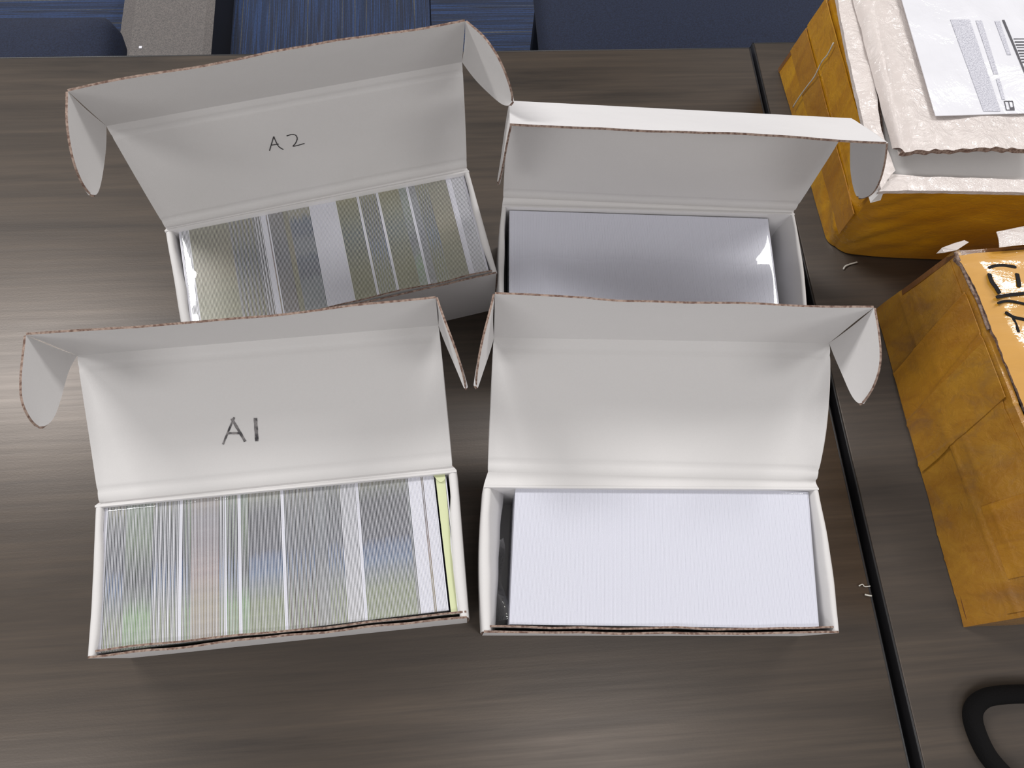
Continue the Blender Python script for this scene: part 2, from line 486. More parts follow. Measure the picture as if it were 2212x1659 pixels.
rw = root('floor_raceway', (-0.55, 1.3, FZ), 'wide grey raceway, its shaded side coloured dark, running across the carpet behind the table', 'raceway')
def rw_prof(x): return x
RH = 0.075
pts = [(-0.655, FZ), (-0.63, FZ + RH * 0.8), (-0.60, FZ + RH), (-0.462, FZ + RH), (-0.447, FZ + RH * 0.93), (-0.434, FZ)]
ya, yb = 0.45, 2.2
vs = [(x, ya, z) for x, z in pts] + [(x, yb, z) for x, z in pts]
n = len(pts)
f = [[i, i + n, (i + 1) % n + n, (i + 1) % n] for i in range(n)] + [list(range(n)), list(reversed(range(n, 2 * n)))]
o = obj('cover', vs, f, [RACE, DARKP_SHADE], None, False, [1, 0, 0, 0, 1, 1, 1, 1]); loc(rw, o)  # grey top; the sides are coloured dark for the shade on them
bm = bmesh.new(); bm.from_mesh(o.data); bmesh.ops.recalc_face_normals(bm, faces=bm.faces); bm.to_mesh(o.data); bm.free()
p = G(304, 103, FZ + RH)
o = rbox('paper_speck', (p.x - .003, p.y - .003, FZ + RH), (p.x + .003, p.y + .003, FZ + RH + 0.002), 0.0008, [WPLAST])
tag(o, 'tiny white speck lying on the grey raceway', 'speck')

# ================================================================ mailer boxes
H = 0.0594
TH = 0.0013
B = {"A1": {"rbl": [-0.2244, 0.1067], "rbr": [-0.0016, 0.1165], "rfl": [-0.2189, 0.0167], "rfr": [0.0016, 0.0241], "lbl": [-0.2218, 0.1074, 0.0593], "lbr": [-0.0042, 0.1181, 0.0596], "fl": [-0.2258, 0.1887, 0.1002], "fr": [-0.0087, 0.199, 0.1003], "el": [-0.226, 0.1786, 0.1536], "er": [-0.0085, 0.1913, 0.1545]},
 "A2": {"rbl": [-0.1992, 0.3007], "rbr": [0.0174, 0.3443], "rfl": [-0.1794, 0.2111], "rfr": [0.0337, 0.2563], "lbl": [-0.1982, 0.3014, 0.0595], "lbr": [0.0161, 0.3456, 0.0594], "fl": [-0.2011, 0.3159, 0.1501], "fr": [0.014, 0.3602, 0.1502], "el": [-0.1969, 0.2973, 0.2007], "er": [0.0153, 0.3419, 0.2011]},
 "B3": {"rbl": [0.0407, 0.3134], "rbr": [0.2594, 0.2989], "rfl": [0.0338, 0.2249], "rfr": [0.2516, 0.2073], "lbl": [0.0417, 0.3179, 0.0603], "lbr": [0.2593, 0.3, 0.0602], "fl": [0.042, 0.3267, 0.1511], "fr": [0.2605, 0.3081, 0.1509], "el": [0.0377, 0.2832, 0.1834], "er": [0.2561, 0.2655, 0.1833]},
 "B4": {"rbl": [0.0154, 0.1055], "rbr": [0.234, 0.0915], "rfl": [0.0095, 0.0153], "rfr": [0.2284, 0.0001], "lbl": [0.0185, 0.1127, 0.0604], "lbr": [0.2331, 0.0954, 0.0591], "fl": [0.0257, 0.1891, 0.1003], "fr": [0.2403, 0.1753, 0.1008], "el": [0.0246, 0.1917, 0.1555], "er": [0.2416, 0.1741, 0.155]}}
EAR_TIP = {('A1', 'l'): (-0.2137, 0.1313, 0.143), ('A1', 'r'): (0.0029, 0.1434, 0.1454), ('A2', 'l'): (-0.1901, 0.2573, 0.1666), ('A2', 'r'): (0.0359, 0.3028, 0.1755),
           ('B3', 'r'): (0.2719, 0.2703, 0.1187), ('B3', 'l'): (0.0316, 0.2942, 0.1142), ('B4', 'r'): (0.2298, 0.1259, 0.1315), ('B4', 'l'): (0.0145, 0.1421, 0.1421)}
EAR_O = {('A1', 'l'): [(0, 0), (-0.18, 0.42), (-0.25, 0.76), (-0.14, 0.97), (0.03, 1.0), (0.25, 0.88), (0.45, 0.65), (0.73, 0.25), (1, 0)],
 ('A2', 'l'): [(0, 0), (-0.15, 0.36), (-0.16, 0.71), (-0.06, 0.95), (0.12, 1.05), (0.32, 1.0), (0.55, 0.77), (0.8, 0.39), (1, 0)],
 ('A2', 'r'): [(0, 0), (-0.3, 0.36), (-0.37, 0.68), (-0.24, 0.95), (-0.06, 1.05), (0.19, 1.0), (0.47, 0.81), (0.81, 0.39), (1, 0)],
 ('B3', 'r'): [(0, 0), (0.06, 0.24), (0.22, 0.53), (0.48, 0.81), (0.82, 1.0), (1.01, 0.98), (1.12, 0.72), (1.05, 0.29), (1, 0)],
 ('B4', 'r'): [(0, 0), (-0.06, 0.35), (-0.05, 0.68), (0.09, 0.91), (0.3, 1.03), (0.42, 1.0), (0.57, 0.82), (0.75, 0.48), (1, 0)],
 ('B3', 'l'): [(0, 0), (0.2, 0.35), (0.45, 0.65), (0.75, 0.93), (0.91, 1.0), (1.04, 0.93), (1.06, 0.6), (1.02, 0.25), (1, 0)]}
EAR_D = [(0, 0), (-0.08, 0.35), (-0.08, 0.68), (0.03, 0.92), (0.2, 1.02), (0.38, 0.98), (0.56, 0.78), (0.78, 0.4), (1, 0)]
SPEC = {
 'A1': dict(lab='open white mailer box with A1 written in bold marker inside its lid', wl=0.0054, wr=0.0068, slump=(0, 0), bowf=0.0),
 'A2': dict(lab='open white mailer box with A2 written in thin pen inside its lid', wl=0.0066, wr=0.0048, slump=(0, 0), bowf=0.0),
 'B3': dict(lab='open white mailer box of blank cards, tuck flap folded forward over its lid', wl=0.004, wr=0.0035, slump=(0.0015, 0.004), bowf=0.002),
 'B4': dict(lab='open unmarked white mailer box holding blank cards, nearest the table seam, tuck flap upright', wl=0.0068, wr=0.0045, slump=(0.010, 0.007), bowf=0.002),
}
LIDFN = {}
def wob(p, s, a): return noise.noise(V(p) * s) * a

for key in ('A1', 'A2', 'B3', 'B4'):
    d = B[key]; sp = SPEC[key]
    c = {k: V(v if len(v) == 3 else v + [H]) for k, v in d.items()}
    ctr = (c['rbl'] + c['rbr'] + c['rfl'] + c['rfr']) / 4; ctr.z = 0
    rt = root('mailer_box', ctr, sp['lab'], 'box')
    dn = V((0, 0, -H)); seed = {'A1': 1.3, 'A2': 4.1, 'B3': 7.7, 'B4': 9.9}[key]
    ax = (c['rbr'] - c['rbl']).normalized(); ay = V((-ax.y, ax.x, 0))
    rbl, rbr, rfl, rfr = c['rbl'], c['rbr'], c['rfl'], c['rfr']
    # bottom
    sheet('bottom_panel', lambda u, v: bil(rfl, rfr, rbl, rbr, 0.003 + u * 0.994, 0.006 + v * 0.988) + dn + V((0, 0, 0.0018)), 6, 4, 0.0016, [WHITE, EDGE], rt)
    # back wall (inner face looks to the front), top at hinge
    sheet('back_wall', lambda u, v: bil(rbr + dn + ay * -.001, rbl + dn + ay * -.001, rbr + ay * -.001, rbl + ay * -.001, u, v * 0.995 + 0.003) + ay * -0.0012 * math.sin(pi * v) * 0.5, 12, 8, TH, [WHITE, EDGE, WHITE_OUT], rt, edge=(1, 1, 0, 0)).data.flip_normals()
    # side walls: double board rolled over at the top
    for sgn, (A, Bk, w, sl) in ((-1, (rfl, rbl, sp['wl'], sp['slump'][0])), (1, (rfr, rbr, sp['wr'], sp['slump'][1]))):
        inn = ax * (-sgn)
        ny = 22
        prof = []
        K = 6
        secs = []
        for j in range(ny + 1):
            t = j / ny
            P = lerp(A, Bk, t * 0.985 + 0.006)
            bow = math.sin(pi * t) * sp['bowf']
            wt = w * (0.75 + 0.25 * math.sin(pi * min(1, t * 1.2))) + wob((t * 5, seed, sgn), 1.0, 0.0007)
            s_in = sl * (0.35 + 0.65 * t)
            P = P + inn * (-bow) + V((0, 0, wob((t * 4, seed + 2, sgn), 1.0, 0.0006)))
            r = wt / 2
            sec = [P + dn * 0.998, P + dn * 0.5 + inn * (-0.0008), P + dn * (r / H)]
            for k in range(1, K):
                a = pi - pi * k / K
                sec.append(P + inn * (r + r * math.cos(a)) + V((0, 0, -r + r * 0.8 * math.sin(a))))
            sec += [P + inn * wt + dn * (r / H), P + inn * (wt + s_in * 0.85) + dn * 0.30, P + inn * (wt * 0.9 + s_in) + dn * 0.6, P + inn * wt * 0.8 + dn * 0.965]
            secs.append(sec)
        m_ = len(secs[0]); vs = [p for s in secs for p in s]; fs = []
        for j in range(ny):
            for k in range(m_):
                fs.append([j * m_ + k, j * m_ + (k + 1) % m_, (j + 1) * m_ + (k + 1) % m_, (j + 1) * m_ + k])
        fs.append(list(range(m_))); fs.append([ny * m_ + k for k in reversed(range(m_))])
        o = obj('side_wall', vs, fs, [WHITE, EDGE], None, True, [0] * (ny * m_) + [1, 1])
        bm = bmesh.new(); bm.from_mesh(o.data); bmesh.ops.recalc_face_normals(bm, faces=bm.faces)
        for e in bm.edges:
            if e.calc_face_angle(0) > 0.9: e.smooth = False
        bm.to_mesh(o.data); bm.free()
        loc(rt, o)
    # front wall: two plies with raw top edges
    def fw(off, zdrop, s2):
        def fn(u, v):
            wv = wob((u * 9, s2, seed), 1.0, 0.0011) * v + sp['bowf'] * -0.5 * math.sin(pi * u) * v
            p = bil(rfl + dn, rfr + dn, rfl, rfr, 0.004 + u * 0.992, v * 0.998 + 0.002)
            return p + ay * (off + wv) + V((0, 0, -zdrop * v + wob((u * 7, s2 + 3, seed), 1.0, 0.0008) * v))
        return fn
    sheet('front_wall', fw(0.0, 0.0, 1.0), 26, 6, TH, [WHITE_OUT, EDGE, WHITE], rt)
    sheet('front_inner_ply', fw(0.0030, 0.0010, 1.6), 26, 6, 0.0012, [WHITE, EDGE], rt)
    # lid
    lbl, lbr, fL, fR, eL, eR = c['lbl'], c['lbr'], c['fl'], c['fr'], c['el'], c['er']
    ln = (lbr - lbl).cross(fL - lbl).normalized()      # faces the viewer side
    if ln.dot(CAM_O - lbl) < 0: ln = -ln
    warp = {'A1': 0.0015, 'A2': -0.002, 'B3': 0.002, 'B4': -0.0035}[key]
    curl = {'A1': 0.0, 'A2': 0.0, 'B3': 0.0, 'B4': 0.006}[key]
    def lidf(u, v, lbl=lbl, lbr=lbr, fL=fL, fR=fR, warp=warp, curl=curl, ln=ln, seed=seed):
        p = bil(lbl, lbr, fL, fR, u, v)
        h = warp * math.sin(pi * v) * math.sin(pi * min(max(u, 0), 1))
        h += wob((u * 3, v * 2, seed), 1.0, 0.0010) * math.sin(pi * v)
        for vv in (0.085, 0.915): h -= 0.0007 * math.exp(-((v - vv) / 0.010) ** 2)
        if v < 0.085: h += 0.0012 * (1 - v / 0.085) ** 2 * math.sin(pi * v / 0.085 / 1.001 + 0.001)
        if curl and u > 0.93: h += curl * ((u - 0.93) / 0.07) ** 1.5 * math.sin(pi * v) ** 0.7
        ed = 0.0011 * (math.exp(-((u) / 0.006) ** 2) + math.exp(-((1 - u) / 0.006) ** 2))
        return p + ln * (h + ed * math.sin(pi * v) ** 0.3)
    flip = (lbr - lbl).cross(fL - lbl).dot(ln) < 0
    lid = sheet('lid', (lambda u, v: lidf(1 - u, v)) if flip else lidf, 72, 48, TH, [WHITE, EDGE, WHITE_OUT], rt, edge=(0, 0, 0, 0))
    LIDFN[key] = (lidf, ln, rt, lid)
    # hinge roll between back wall and lid
    bkw = (ay * 1.0).normalized()
    def hf(u, v):
        p = bil(rbl + ay * -0.001 + V((0, 0, -0.0006)), rbr + ay * -0.001 + V((0, 0, -0.0006)), lbl, lbr, u, v * 1.0)
        return p + V((0, 0, -0.0010 * math.sin(pi * v))) + bkw * 0.0006 * math.sin(pi * v)
    sheet('hinge_fold', hf if (rbr - rbl).cross(lbl + V((0, 0, .003)) - rbl).dot(CAM_O - rbl) > 0 else (lambda u, v: hf(1 - u, v)), 24, 6, 0.0008, [WHITE, EDGE, WHITE_OUT], rt, edge=(1, 1, 0, 0))
    # tuck flap
    fn_ = (fR - fL).cross(eL - fL).normalized()
    out = (fL - lbl).normalized()
    dflap = (eL - fL).normalized()
    inner = (lbl - fL).normalized()
    inner = (inner - dflap * inner.dot(dflap)).normalized()   # side of the flap that faces the box interior
    s = 1 if fn_.dot(inner) > 0 else -1
    fb = {'A1': 0.002, 'A2': -0.001, 'B3': 0.0, 'B4': 0.0015}[key]
    def flapf(u, v):
        p = bil(fL, fR, eL, eR, u, v)
        h = wob((u * 4, v, seed + 5), 1.0, 0.0012) * v + fb * math.sin(pi * u) * v
        h -= 0.0005 * math.exp(-((v - 0.10) / 0.02) ** 2)
        e_ = wob((u * 11, 3.3, seed), 1.0, 0.0010) * (1 if v > 0.99 else 0) * math.sin(pi * u)
        return p + inner * h + dflap * e_
    sheet('tuck_flap', flapf if s > 0 else (lambda u, v: flapf(1 - u, v)), 44, 16, TH, [WHITE, EDGE, WHITE_OUT], rt, edge=(0, 0, 0, 1))
    # ears
    for side, e, fo in (('l', eL, fL), ('r', eR, fR)):
        a = fo - e; La = a.length; a.normalize()
        tip = V(EAR_TIP[key, side]); mid = (e + fo) / 2
        vdir = tip - mid; vdir -= a * vdir.dot(a); Le = vdir.length; vdir.normalize()
        nn = a.cross(vdir).normalized()
        oc = EAR_O.get((key, side), EAR_D)
        pl = smooth_path([(p[0], p[1], 0) for p in oc], 5)
        if nn.dot(CAM_O - mid) < 0: nn = -nn
        gx = (fR - fL).normalized() * (-1 if side == 'l' else 1)
        # ribbon mesh: rows across the ear from base to tip, with a slight bow
        NR, NC = 20, 8
        ytop = max(p.y for p in pl)
        rows = []
        for r_ in range(NR + 1):
            y = ytop * (1 - (1 - r_ / NR) ** 2.0) * 0.997
            xs = []
            for i in range(len(pl) - 1):
                p, q = pl[i], pl[i + 1]
                if (p.y - y) * (q.y - y) <= 0 and abs(q.y - p.y) > 1e-9:
                    xs.append(p.x + (q.x - p.x) * (y - p.y) / (q.y - p.y))
            if r_ == 0: xs = [0, 1]
            rows.append((y, min(xs), max(xs)))
        def earf(u, v, rows=rows):
            k = v * NR; i = min(int(k + 1e-6), NR - 1); t = k - i
            y = rows[i][0] * (1 - t) + rows[i + 1][0] * t; xa = rows[i][1] * (1 - t) + rows[i + 1][1] * t; xb = rows[i][2] * (1 - t) + rows[i + 1][2] * t
            x = xa + (xb - xa) * u
            bowv = 0.0022 * math.sin(pi * min(1, max(0, y)) * 0.5) ** 2 + 0.0008 * math.sin(pi * u)
            return e + a * (x * La) + vdir * (y * Le) + nn * (-bowv)
        t1 = (earf(1, .5) - earf(0, .5)).cross(earf(.5, .6) - earf(.5, .4))
        fnn = earf if t1.dot(nn) > 0 else (lambda u, v, g=earf: g(1 - u, v))
        sheet('side_ear', fnn, NC, NR, 0.0012, [WHITE, EDGE, WHITE_OUT], rt, edge=(1, 1, 0, 1))

# handwriting, drawn on the lids
def strokes(key, lines, w, mat):
    f_, n_, rt, lid = LIDFN[key]
    wr = obj('handwriting', [], [], [mat])
    vs, fs = [], []
    for li, (ln_, ww) in enumerate(lines):
        P = smooth_path([(u, v, 0) for u, v in ln_], 5) if len(ln_) > 2 else [lerp(V(ln_[0] + (0,)), V(ln_[1] + (0,)), t / 8) for t in range(9)]
        X = [f_(p.x, p.y) for p in P]
        base = len(vs)
        for i, x in enumerate(X):
            t = (X[min(i + 1, len(X) - 1)] - X[max(i - 1, 0)]).normalized()
            s_ = t.cross(n_).normalized() * ww * (0.5 + 0.06 * math.sin(i * 2.1))
            vs += [x + n_ * 0.0003 - s_, x + n_ * 0.0003 + s_, x + n_ * 0.0001 + s_, x + n_ * 0.0001 - s_]
        for i in range(len(X) - 1):
            a = base + i * 4
            for k in range(4): fs.append([a + k, a + (k + 1) % 4, a + 4 + (k + 1) % 4, a + 4 + k])
        fs.append([base, base + 1, base + 2, base + 3])
    bpy.data.objects.remove(wr)
    o = obj('handwriting', vs, fs, [mat])
    bm = bmesh.new(); bm.from_mesh(o.data); bmesh.ops.recalc_face_normals(bm, faces=bm.faces); bm.to_mesh(o.data); bm.free()
    loc(rt, o)
    return o
h1 = strokes('A1', [([(0.4213, 0.513 + .008), (0.392, 0.527 - .2)], 0)][:0] +
  [([(0.4, 0.494), (0.378, 0.40), (0.3591, 0.3164)], 0.0011), ([(0.3925, 0.487), (0.406, 0.41), (0.4213, 0.3208)], 0.0015), ([(0.3758, 0.3899), (0.4115, 0.3814)], 0.0013), ([(0.4578, 0.4768), (0.4535, 0.3163)], 0.0020)], 1, DRYMARK)
h1['label'] = 'A1 written in black marker'
h2 = strokes('A2', [([(0.4172, 0.649), (0.3916, 0.5286)], 0.0006), ([(0.4172, 0.649), (0.421, 0.5553), (0.432, 0.513)], 0.0006), ([(0.401, 0.5761), (0.4241, 0.5711)], 0.0006),
  ([(0.454, 0.6317), (0.4695, 0.6355), (0.4805, 0.6204), (0.4813, 0.5852), (0.472, 0.5468), (0.4629, 0.5257), (0.4783, 0.5253), (0.4986, 0.5309)], 0.0006)], 1, MARKER)
h2['label'] = 'A2 written in thin black pen'

# ================================================================ card packs
CZ = 0.0555
def film_shell(rt, org, ax, ay, Lx, Wy, top, mat, seed, bulge=0.0):
    """shrink film round a pack: top with soft pillowing and crimped seams, four sides"""
    nu, nv = 90, 46
    vs, fs = [], []
    def tp(u, v):
        x = -0.0006 + u * (Lx + 0.0012); y = -0.0006 + v * (Wy + 0.0012)
        ed = min(u * Lx, (1 - u) * Lx, v * Wy, (1 - v) * Wy)
        z = 0.0006 - 0.0006 * math.exp(-ed / 0.0012)
        nz = noise.noise(V((x * 60, y * 60, seed)))
        z += 0.00012 * nz * min(1, ed / 0.004)
        # crimps along the seam lines near the long edges
        for yy in (0.0035, Wy - 0.0035):
            q = (y - yy - 0.0006 * noise.noise(V((x * 120, seed, yy * 10)))) / 0.0008
            z += 0.00045 * math.exp(-q * q) * (0.6 + 0.6 * noise.noise(V((x * 300, seed, 2 + yy))))
        # end bulge
        z += bulge * math.exp(-((u * Lx) / 0.012) ** 2) * (1 - math.exp(-ed / 0.002)) * (0.8 + 0.5 * noise.noise(V((3, y * 90, seed))))
        return org + ax * x + ay * y + V((0, 0, top + z))
    for j in range(nv + 1):
        for i in range(nu + 1): vs.append(tp(i / nu, j / nv))
    W = nu + 1
    for j in range(nv):
        for i in range(nu): fs.append([j * W + i, j * W + i + 1, (j + 1) * W + i + 1, (j + 1) * W + i])
    ring = [i for i in range(nu + 1)] + [j * W + nu for j in range(1, nv + 1)] + [nv * W + i for i in reversed(range(nu))] + [j * W for j in reversed(range(1, nv))]
    b0 = len(vs)
    for r_ in ring: vs.append(V((vs[r_].x, vs[r_].y, 0.0024)))
    n = len(ring)
    for k in range(n): fs.append([ring[(k + 1) % n], ring[k], b0 + k, b0 + (k + 1) % n])
    o = obj('shrink_wrap', vs, fs, [mat], None, True)
    bm = bmesh.new(); bm.from_mesh(o.data); bmesh.ops.recalc_face_normals(bm, faces=bm.faces); bm.to_mesh(o.data); bm.free()
    loc(rt, o); return o

def card_mesh(name, mats, th=0.00078, frac=0.52):
    """one plastic card standing on its long edge: white core and a printed face set a hair lower"""
    w, h = 0.0856, 0.054
    def bx(x0, x1, z1):
        return [(x0, 0, 0), (x1, 0, 0), (x1, w, 0), (x0, w, 0), (x0, 0, z1), (x1, 0, z1), (x1, w, z1), (x0, w, z1)]
    fc = [[3, 2, 1, 0], [4, 5, 6, 7], [0, 1, 5, 4], [1, 2, 6, 5], [2, 3, 7, 6], [3, 0, 4, 7]]
    x1 = th * frac
    v = bx(0, x1, h) + bx(x1, th, h - 0.00008)
    f = fc + [[a + 8 for a in q] for q in fc]
    me = bpy.data.meshes.new(name); me.from_pydata(v, [], f)
    me.polygons.foreach_set('material_index', [0] * 6 + [1] * 6); me.update()
    for mt in mats: me.materials.append(mt)
    return me
CM = {k: card_mesh('card', [WPLAST if k not in ('beige', 'olive') else CPLAST, PR[k]], frac=0.36) for k in PR}
CM['fine'] = card_mesh('card', [WPLAST, BLANK], frac=0.55)
CM['pale'] = card_mesh('card', [WPLAST, PR['grey']], frac=0.66)

def printed_pack(label, bl, br, dirL, dirR, n, runs, boxname, seed, bulge, extra=None):
    bl, br = V(bl + (0,)), V(br + (0,))
    Lx = (br - bl).length
    rt = root('card_pack', (bl + br) / 2, label, 'card pack')
    rot0 = math.atan2(dirL[1], dirL[0]) - pi / 2 + pi       # local y runs from the front edge to the back edge
    tot = sum(r_[1] for r_ in runs)
    seq = []
    for k, w in runs: seq.append((k, w / tot))
    bounds = []; acc = 0
    for k, w in seq: bounds.append((acc, acc + w, k)); acc += w
    for i in range(n):
        t = i / n
        k = next((b[2] for b in bounds if b[0] <= t < b[1]), 'grey')
        if isinstance(k, tuple): k = k[i % len(k)]
        o = bpy.data.objects.new('card', CM[k])
        COL.objects.link(o)
        dv = lerp(V(dirL + (0,)), V(dirR + (0,)), t).normalized()
        back = lerp(bl, br, t + 0.0002)
        p = back + dv * 0.0856 + V((0, 0, CZ - 0.054 + random.uniform(-0.0001, 0.00012)))
        rz = math.atan2(-dv.y, -dv.x) - pi / 2
        o.matrix_world = Matrix.Translation(p) @ Matrix.Rotation(rz, 4, 'Z')
        o.parent = rt
        o.matrix_parent_inverse = Matrix.Translation(-V(rt.location))
    ax = (br - bl).normalized(); dv = lerp(V(dirL + (0,)), V(dirR + (0,)), 0.5).normalized()
    org = bl + V(dirL + (0,)).normalized() * 0.0856
    film_shell(rt, org, ax, -dv, Lx, 0.0856, CZ, FILM, seed, bulge)
    return rt
G2 = ('grey', 'navy'); 
packA1 = printed_pack('shrink-wrapped printed cards in the A1 box with a yellow slip at the end', (-0.2201, 0.1043), (-0.0165, 0.1150), (0.060, -0.997), (0.075, -0.997), 231,
  [('fine', 6), (('grey', 'navy'), 40), ('green', 55), (('navy', 'grey', 'pale'), 55), ('fine', 6), (('grey', 'green', 'navy'), 20), ('pink', 58), (('navy', 'pale'), 12), ('fine', 5), (('navy', 'green'), 22), ('fine', 9), ('green', 14),
   ('navy', 70), ('fine', 7), (('grey', 'navy', 'darks'), 68), ('grey', 22), (('navy', 'grey'), 36), ('pale', 32), ('fine', 8), ('navy', 105), ('grey', 6), ('fine', 26), ('pink', 8), ('fine', 26)], 'A1', 1.0, 0.0003)
# yellow slip and a last white card at the right end of the A1 pack
ysl = []
pA = V((-0.0160, 0.1168, 0.0012)); pB = V((-0.0100, 0.0262, 0.0012))
sl = sheet('paper_slip', lambda u, v: bil(V((-0.0152, 0.1135, CZ - 0.001)), V((-0.0095, 0.1142, CZ - 0.001)), V((-0.0086, 0.0268, CZ + 0.0002)), V((-0.0050, 0.0272, CZ - 0.001)), u, v)
     + V((0, 0, 0.0006 * math.sin(pi * u) + 0.0004 * math.sin(7 * v))), 6, 24, 0.0005, [YELLOW, YELLOW])
sl.data.flip_normals() if sl.data.polygons[0].normal.z < 0 else None
loc(packA1, sl); sl['label'] = 'pale yellow paper slip'
o = sheet('slip_fold', lambda u, v: bil(V((-0.0178, 0.1155, CZ - 0.0005)), V((-0.0092, 0.1161, CZ - 0.0005)), V((-0.0148, 0.1108, CZ + 0.0010)), V((-0.0090, 0.1108, CZ + 0.0010)), u, v)
     + V((0, -0.0022 * math.sin(pi * u) * v, 0.0004 * math.sin(pi * v))), 8, 5, 0.0004, [YELLOW, YELLOW])
loc(packA1, o)
me = CM['fine']
for dx in (0.0, 0.0013):
    o = bpy.data.objects.new('card', me); COL.objects.link(o)
    o.matrix_world = Matrix.Translation((-0.0046 + dx * 0.8, 0.0272, CZ - 0.0545)) @ Matrix.Rotation(math.atan2(0.9975, -0.066) - pi / 2, 4, 'Z')
    o.parent = packA1; o.matrix_parent_inverse = Matrix.Translation(-V(packA1.location))

packA2 = printed_pack('shrink-wrapped printed cards in the A2 box with a bright glare at the end', (-0.1908, 0.3010), (0.0136, 0.3432), (0.185, -0.983), (0.170, -0.985), 233,
  [('fine', 2), ('pale', 20), ('beige', 85), ('beige', 6), (('grey', 'darks', 'olive'), 55), (('darks', 'pale'), 20), ('fine', 10), ('pink', 5), ('fine', 3), ('darks', 35), ('beige', 12), ('blue', 48), ('fine', 66),
   ('olive', 50), ('fine', 6), (('olive', 'navy'), 40), ('fine', 6), ('olive', 52), ('green', 16), ('fine', 5), ('grey', 20), (('navy', 'olive'), 28), ('beige', 48), ('fine', 10), ('pale', 30), ('fine', 8)], 'A2', 2.0, 0.0004)

def blank_pack(label, bl, br, fr, fl, z, n, seed, bulge=0.0):
    bl, br, fr, fl = [V(p + (0,)) for p in (bl, br, fr, fl)]
    rt = root('card_pack', (bl + br + fl + fr) / 4, label, 'card pack')
    vs, fs = [], []
    fc = [[3, 2, 1, 0], [4, 5, 6, 7], [0, 1, 5, 4], [1, 2, 6, 5], [2, 3, 7, 6], [3, 0, 4, 7]]
    for i in range(n):
        a, b = i / n, (i + 0.94) / n
        dz = random.uniform(-0.00005, 0.00005)
        q = [lerp(fl, fr, a), lerp(fl, fr, b), lerp(bl, br, b), lerp(bl, br, a)]
        k = len(vs)
        vs += [p + V((0, 0, z - 0.054)) for p in q] + [p + V((0, 0, z + dz)) for p in q]
        fs += [[x + k for x in f_] for f_ in fc]
    o = obj('blank_cards', vs, fs, [BLANK]); loc(rt, o); o['kind'] = 'stuff'
    ax = (fr - fl).normalized(); ay = (bl - fl).normalized()
    film_shell(rt, fl, ax, ay, (fr - fl).length, (bl - fl).length, z, FILM, seed, bulge)
    return rt
ay3 = V((0.2410, 0.2996, 0)) - V((0.0464, 0.3134, 0)); u3 = ay3.normalized(); n3 = V((u3.y, -u3.x, 0))
bl3 = V((0.0460, 0.3100, 0)); br3 = bl3 + u3 * 0.1945
blank_pack('shrink-wrapped blank white cards in the box with the forward-folded flap', (bl3.x, bl3.y), (br3.x, br3.y), tuple((br3 + n3 * 0.0856)[:2]), tuple((bl3 + n3 * 0.0856)[:2]), CZ, 236, 3.0, 0.0)
blank_pack('shrink-wrapped blank white cards in the unmarked box by the seam', (0.0361, 0.1049), (0.2283, 0.0890), (0.2175, 0.0036), (0.0262, 0.0190), CZ, 232, 4.0, 0.0)

# loose crumple of film beside the blank pack
cr = sheet('film_crumple', lambda u, v: V((0.0185 + 0.007 * u + 0.0015 * math.sin(9 * v), 0.022 + 0.05 * v, 0.030 + 0.010 * math.sin(5 * v + 2 * u) + 0.012 * u)), 8, 26, 0.0002, [FILM_W, FILM_W])
tag(cr, 'crumpled clear film tucked beside the blank cards in the unmarked box', 'film')

# ================================================================ taped cartons
def grid_face(name, a, b, c, d, nu, nv, mats, parent, seed, amp=0.001, th=0.004, scale=30, ridge=None, shift=None):
    """carton panel with tape wrinkles: a,b bottom corners, c,d top corners (outward normal = (b-a)x(c-a))"""
    n = (b - a).cross(c - a).normalized()
    def fn(u, v):
        p = bil(a, b, c, d, u, v)
        h = wob(p * scale + V((seed, 0, 0)), 1.0, amp)
        if ridge: h += ridge(u, v, p)
        h *= min(1, u * 22, (1 - u) * 22)
        return p + n * h + (shift(u, v) if shift else V((0, 0, 0)))
    return sheet(name, fn, nu, nv, th, mats, parent)

P1L, P1R, P1F, P1B, P1H = 0.3055, 0.575, 0.291, 0.545, 0.097
p1 = root('carton', (0.44, 0.42, 0), 'yellow taped carton with a shipping label under clear tape on its cut-open lid', 'carton')
CORN = V((0.0050, 0.0055, 0))
def rr(u, v, p):
    # folds of tape gathered at the lower front corner of the left face
    k = max(0, (u - 0.62) / 0.38) * max(0, 1 - v * 0.9)
    return k * 0.0024 * min(1, v * 5) * math.sin(26 * (u * 0.9 + v * 0.8) + 2 * noise.noise(p * 40)) + 0.0007 * math.exp(-((v - 0.62 + 0.1 * u) / 0.012) ** 2) + 0.0006 * math.exp(-((v - 0.33) / 0.01) ** 2)
lfb, lff = V((0.3062, 0.4863, 0)), V((0.3130, 0.2966, 0))
